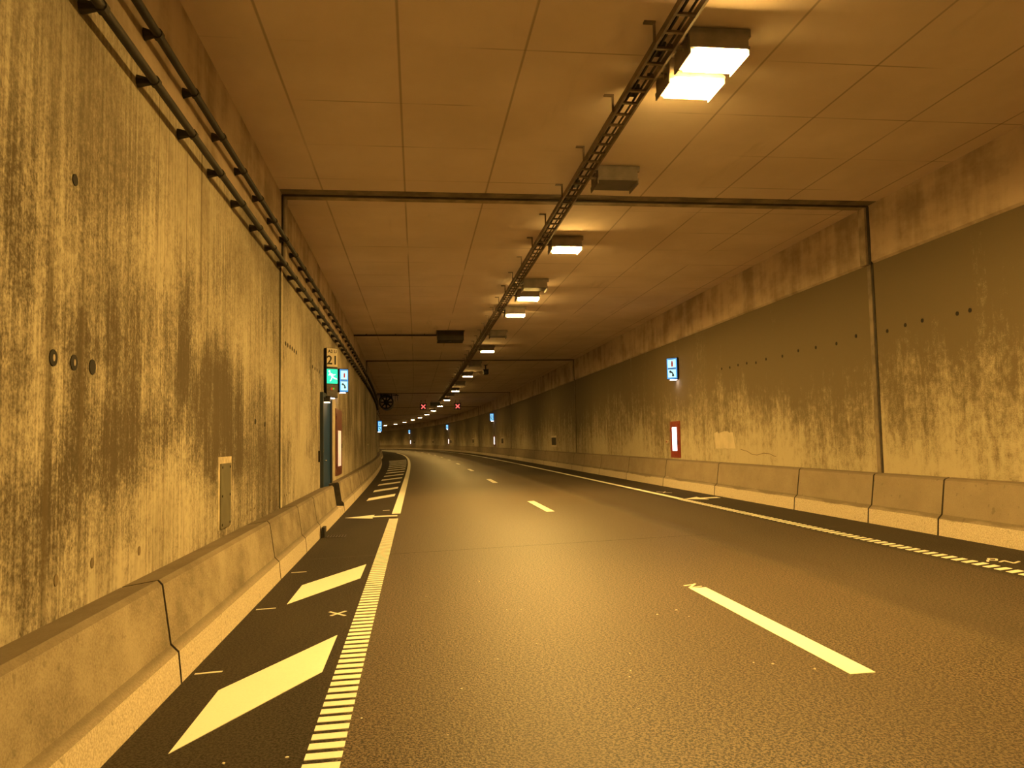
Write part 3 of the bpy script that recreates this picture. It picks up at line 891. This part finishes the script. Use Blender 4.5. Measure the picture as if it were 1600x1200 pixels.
# SOS sign behind it
bl = thing('emergency_sign', 'lit blue extinguisher and telephone sign right beside the exit sign column', 'sign', frame_at(21.55, -1.935, 3.305, A), 'blue emergency post signs')
sos_sign(bl, .24, .60, .17)
box('wall_arm', (-.09, .19, 0), (.05, .10, .4), M_NAVY, bl)
br = thing('emergency_sign', 'large lit blue extinguisher and telephone sign on the right wall above the red cabinet', 'sign', frame_at(22.25, 7.53, 3.63, -math.radians(42)), 'blue emergency post signs')
sos_sign(br, .31, .60, .18)
box('wall_arm', (.12, .20, 0), (.06, .10, .4), M_NAVY, br)
for s, w, lab in ((74.4, 7.52, 'lit blue sign on the right wall, next one beyond the large one'), (122.2, 7.52, 'small far lit blue sign on the right wall, second beyond the large one'), (167.5, 7.52, 'tiny far lit blue sign, farthest on the right wall'),):
    o = copy_tree(br)
    o.matrix_world = frame_at(s, w, 3.85, -math.radians(30)) @ Matrix.Scale(1.12, 4)
    tag(o, lab, 'sign', 'blue emergency post signs')
o = copy_tree(bl); o.matrix_world = frame_at(69.0, WL(69) + .26, 3.02, A) @ Matrix.Scale(1.5, 4)
tag(o, 'lit blue sign at the far edge of the left wall by the bend', 'sign', 'blue emergency post signs')

# ------------------------------------------------------------------ red emergency cabinets
def cabinet(side, s, z0, z1, ln, wz0, wz1, label, group='red emergency cabinets', win=None, M_RED=M_RED):
    w = WL(s) if side < 0 else WR
    root = thing('emergency_cabinet', label, 'cabinet', frame_at(s, w, 0, 0 if side < 0 else math.pi), group)
    zc = (z0 + z1) / 2
    box('frame', (.012, 0, zc), (.03, ln, z1 - z0), M_RED, root, .006)
    dr_ = box('door', (.030, 0, zc), (.012, ln * .8, (z1 - z0) * .86), M_RED, root, .003)
    box('window', (.038, 0, (wz0 + wz1) / 2), (.008, ln * .46, wz1 - wz0), win or G_WHITE, dr_)
    box('handle', (.046, ln * .33, zc - .1), (.02, .02, .12), M_BLACK, dr_)
    for z in (z0 + .25, z1 - .25): box('hinge', (.030, -ln * .44, z), (.03, .03, .10), M_RED, root)
    return root
cabinet(-1, 21.95, .74, 2.53, 1.75, .98, 1.95, 'tall red emergency cabinet on the left wall beyond the teal door', win=G_GLASSREFL, M_RED=M_MAROON)
cr_ = cabinet(1, 22.65, 1.0, 2.08, .86, 1.20, 1.90, 'red emergency cabinet with lit white window on the right wall')
for s, lab in ((74.0, 'far red cabinet with lit window below the next blue sign'), (121.8, 'far red cabinet below the second far blue sign'), (167.0, 'farthest red cabinet below the tiny blue sign')):
    o = copy_tree(cr_)
    o.matrix_world = frame_at(s, WR, .05, math.pi) @ Matrix.Diagonal((1, 1.3, 1, 1))
    tag(o, lab, 'cabinet', 'red emergency cabinets')
sb = thing('switch_box', 'small pale box on the right wall just beyond the red cabinet', 'switch box', frame_at(23.4, WR, 1.47, math.pi))
box('body', (.02, 0, 0), (.04, .14, .10), M_PALE, sb, .006); box('lid', (.043, 0, 0), (.008, .08, .06), M_RED, sb)
# ventilation grilles on the right wall, one in each section
g0 = None
for s, z, lab in ((43.5, 1.5, 'square dark grille with pale frame on the right wall, nearest of the grilles'), (68.2, 1.56, 'square dark wall grille just beyond the far red cabinet'), (93.7, 1.6, 'square dark wall grille, third along the right wall'),
               (119.2, 1.58, 'square dark wall grille by the second far blue sign'), (141, 1.6, 'square dark wall grille, fifth along the right wall'), (163, 1.56, 'square dark wall grille by the tiny far blue sign')):
    if g0 is None:
        g0 = thing('wall_grille', 'x', 'grille')
        bm = bmesh.new()
        for c, sz in (((.008, 0, .26), (.02, 1.7, .10)), ((.008, 0, -.26), (.02, 1.7, .10)), ((.008, -.78, 0), (.02, .14, .50)), ((.008, .78, 0), (.02, .14, .50))): add_box(bm, c, sz)
        finish('frame', bm, M_PALE, g0)
        bm = bmesh.new(); add_box(bm, (.006, 0, 0), (.01, 1.42, .42)); finish('back_panel', bm, M_SEAL, g0)
        bm = bmesh.new()
        for i in range(5): add_box(bm, (.014, 0, -.16 + i * .08), (.012, 1.40, .03))
        finish('slats', bm, M_STEEL, g0)
        o = g0
    else: o = copy_tree(g0)
    o.matrix_world = frame_at(s, WR, z, math.pi)
    tag(o, lab, 'grille', 'grilles along the right wall')
fp = thing('cover_plate', 'small dark plate on the left wall far beyond the left red cabinet', 'cover plate', frame_at(39.4, WL(39.4), 1.28))
box('plate', (.012, 0, 0), (.02, .8, .42), M_PLATE, fp, .004)
bm = bmesh.new()
for c, sz in (((.004, 0, .24), (.012, .94, .06)), ((.004, -.44, 0), (.012, .06, .44)), ((.004, .44, 0), (.012, .06, .44))): add_box(bm, c, sz)
finish('mortar_surround', bm, M_PALE, fp)

# ------------------------------------------------------------------ things hung from the ceiling
hb = thing('ceiling_cabinet', 'dark box hung under the ceiling left of the tray, a pipe beside it', 'cabinet', frame_at(27.5, 1.22, 5.30))
box('body', (0, 0, -.015), (.92, .9, .33), M_STEEL, hb, .012)
box('top_flange', (0, 0, .157), (.98, .96, .022), M_GALV, hb)
cyl('knob', (-.05, -.30, -.18), (-.05, -.30, -.225), .07, M_BLACK, hb, 12)
bm = bmesh.new()
a = P(28.0, WL(28.0) + .03, 5.42); b = P(28.0, .76, 5.42)
add_cyl(bm, a, b, .03, 8)
for t in (.15, .5, .85):
    p_ = a.lerp(b, t); add_cyl(bm, p_ - Vector((0, 0, .0)), p_ + Vector((0, 0, .05)), .02, 6)
tag(finish('ceiling_pipe', bm, M_STEEL), 'thin dark pipe under the ceiling from the left wall to the hanging box', 'pipe')
# surveillance camera
cc = thing('surveillance_camera', 'small dark surveillance camera hung under the ceiling by the seventh lit lamp', 'camera', frame_at(39.6, 3.55, 5.12))
box('body', (0, 0, -.03), (.24, .52, .22), M_STEEL, cc, .02)
box('sun_shield', (0, -.04, .095), (.28, .58, .018), M_STEEL, cc)
cyl('lens', (0, -.26, -.03), (0, -.30, -.03), .07, M_BLACK, cc)
bm = bmesh.new(); add_cyl(bm, (0, .05, .1), (0, .05, .345), .03, 8); add_cyl(bm, (0, .05, .33), (0, .05, .35), .10, 10); finish('mount', bm, M_STEEL, cc)
# lane signals
ls = None
for w, lab in ((.96, 'left red cross lane signal under the far ceiling'), (4.15, 'right red cross lane signal under the far ceiling')):
    if ls is None:
        ls = thing('lane_signal', 'x', 'traffic signal')
        box('housing', (0, .12, 0), (.62, .24, .62), M_BLACK, ls, .015)
        bm = bmesh.new()
        for sg_ in (-1, 1):
            add_box(bm, (0, 0, 0), (.50, .012, .085), Matrix.Translation((0, -.008 - .001 * sg_, 0)) @ Matrix.Rotation(sg_ * math.pi / 4, 4, 'Y'))
        finish('red_cross', bm, G_X, ls)
        bm = bmesh.new()
        for x in (-.2, .2): add_cyl(bm, (x, .12, .3), (x, .12, .60), .02, 6)
        finish('hanger_rod', bm, M_STEEL, ls)
        o = ls
    else: o = copy_tree(ls)
    o.matrix_world = frame_at(73, w, 4.87)
    tag(o, lab, 'traffic signal', 'lane signals under the ceiling')
fb = thing('message_box', 'dark flat box under the far ceiling beside the left lane signal', 'cabinet', frame_at(74, 2.1, 5.14))
box('body', (0, 0, 0), (.92, .3, .36), M_BLACK, fb, .01)
bm = bmesh.new()
for x in (-.3, .3): add_cyl(bm, (x, 0, .17), (x, 0, .335), .02, 6)
finish('hanger_rod', bm, M_STEEL, fb)
# jet fan in the left ceiling corner
jf = thing('jet_fan', 'large dark jet fan in the left ceiling corner before the bend', 'fan', frame_at(63.5, -2.22, 4.80))
bm = bmesh.new()
n = 28
ring = []
for y, r in ((-1.5, .52), (-1.5, .58), (-1.35, .58), (1.35, .58), (1.5, .58), (1.5, .50), (-1.2, .46), (-1.5, .52)):
    ring.append([bm.verts.new((math.cos(2 * math.pi * i / n) * r, y, math.sin(2 * math.pi * i / n) * r)) for i in range(n)])
for r0, r1 in zip(ring, ring[1:]):
    for i in range(n): bm.faces.new((r0[i], r0[(i + 1) % n], r1[(i + 1) % n], r1[i]))
bmesh.ops.remove_doubles(bm, verts=bm.verts, dist=1e-4)
bmesh.ops.recalc_face_normals(bm, faces=bm.faces)
finish('casing', bm, M_STEEL, jf)
bm = bmesh.new(); add_cyl(bm, (0, -1.1, 0), (0, .5, 0), .2, 18); bmesh.ops.create_uvsphere(bm, u_segments=16, v_segments=8, radius=.2, matrix=Matrix.Translation((0, -1.1, 0)))
finish('hub', bm, M_STEEL, jf)
for i in range(8):
    a = i * math.pi / 4
    bm = bmesh.new()
    add_box(bm, (0, 0, .32), (.12, .02, .27), Matrix.Translation((0, -.7, 0)) @ Matrix.Rotation(a, 4, 'Y') @ Matrix.Rotation(.6, 4, 'Z'))
    finish('blade', bm, M_STEEL, jf)
bm = bmesh.new()
for x in (-.42, .42):
    for y in (-.9, .9): add_box(bm, (x, y, .53), (.06, .08, .28))
finish('hanger', bm, M_STEEL, jf)
bm = bmesh.new(); add_box(bm, (.75, -.2, .57), (.46, .06, .06)); add_box(bm, (.70, -.2, .32), (.04, .05, .5)); add_box(bm, (.86, -.2, .36), (.04, .05, .42)); add_box(bm, (.78, -.2, .635), (.1, .1, .07))
finish('cable_bracket', bm, M_STEEL, jf)
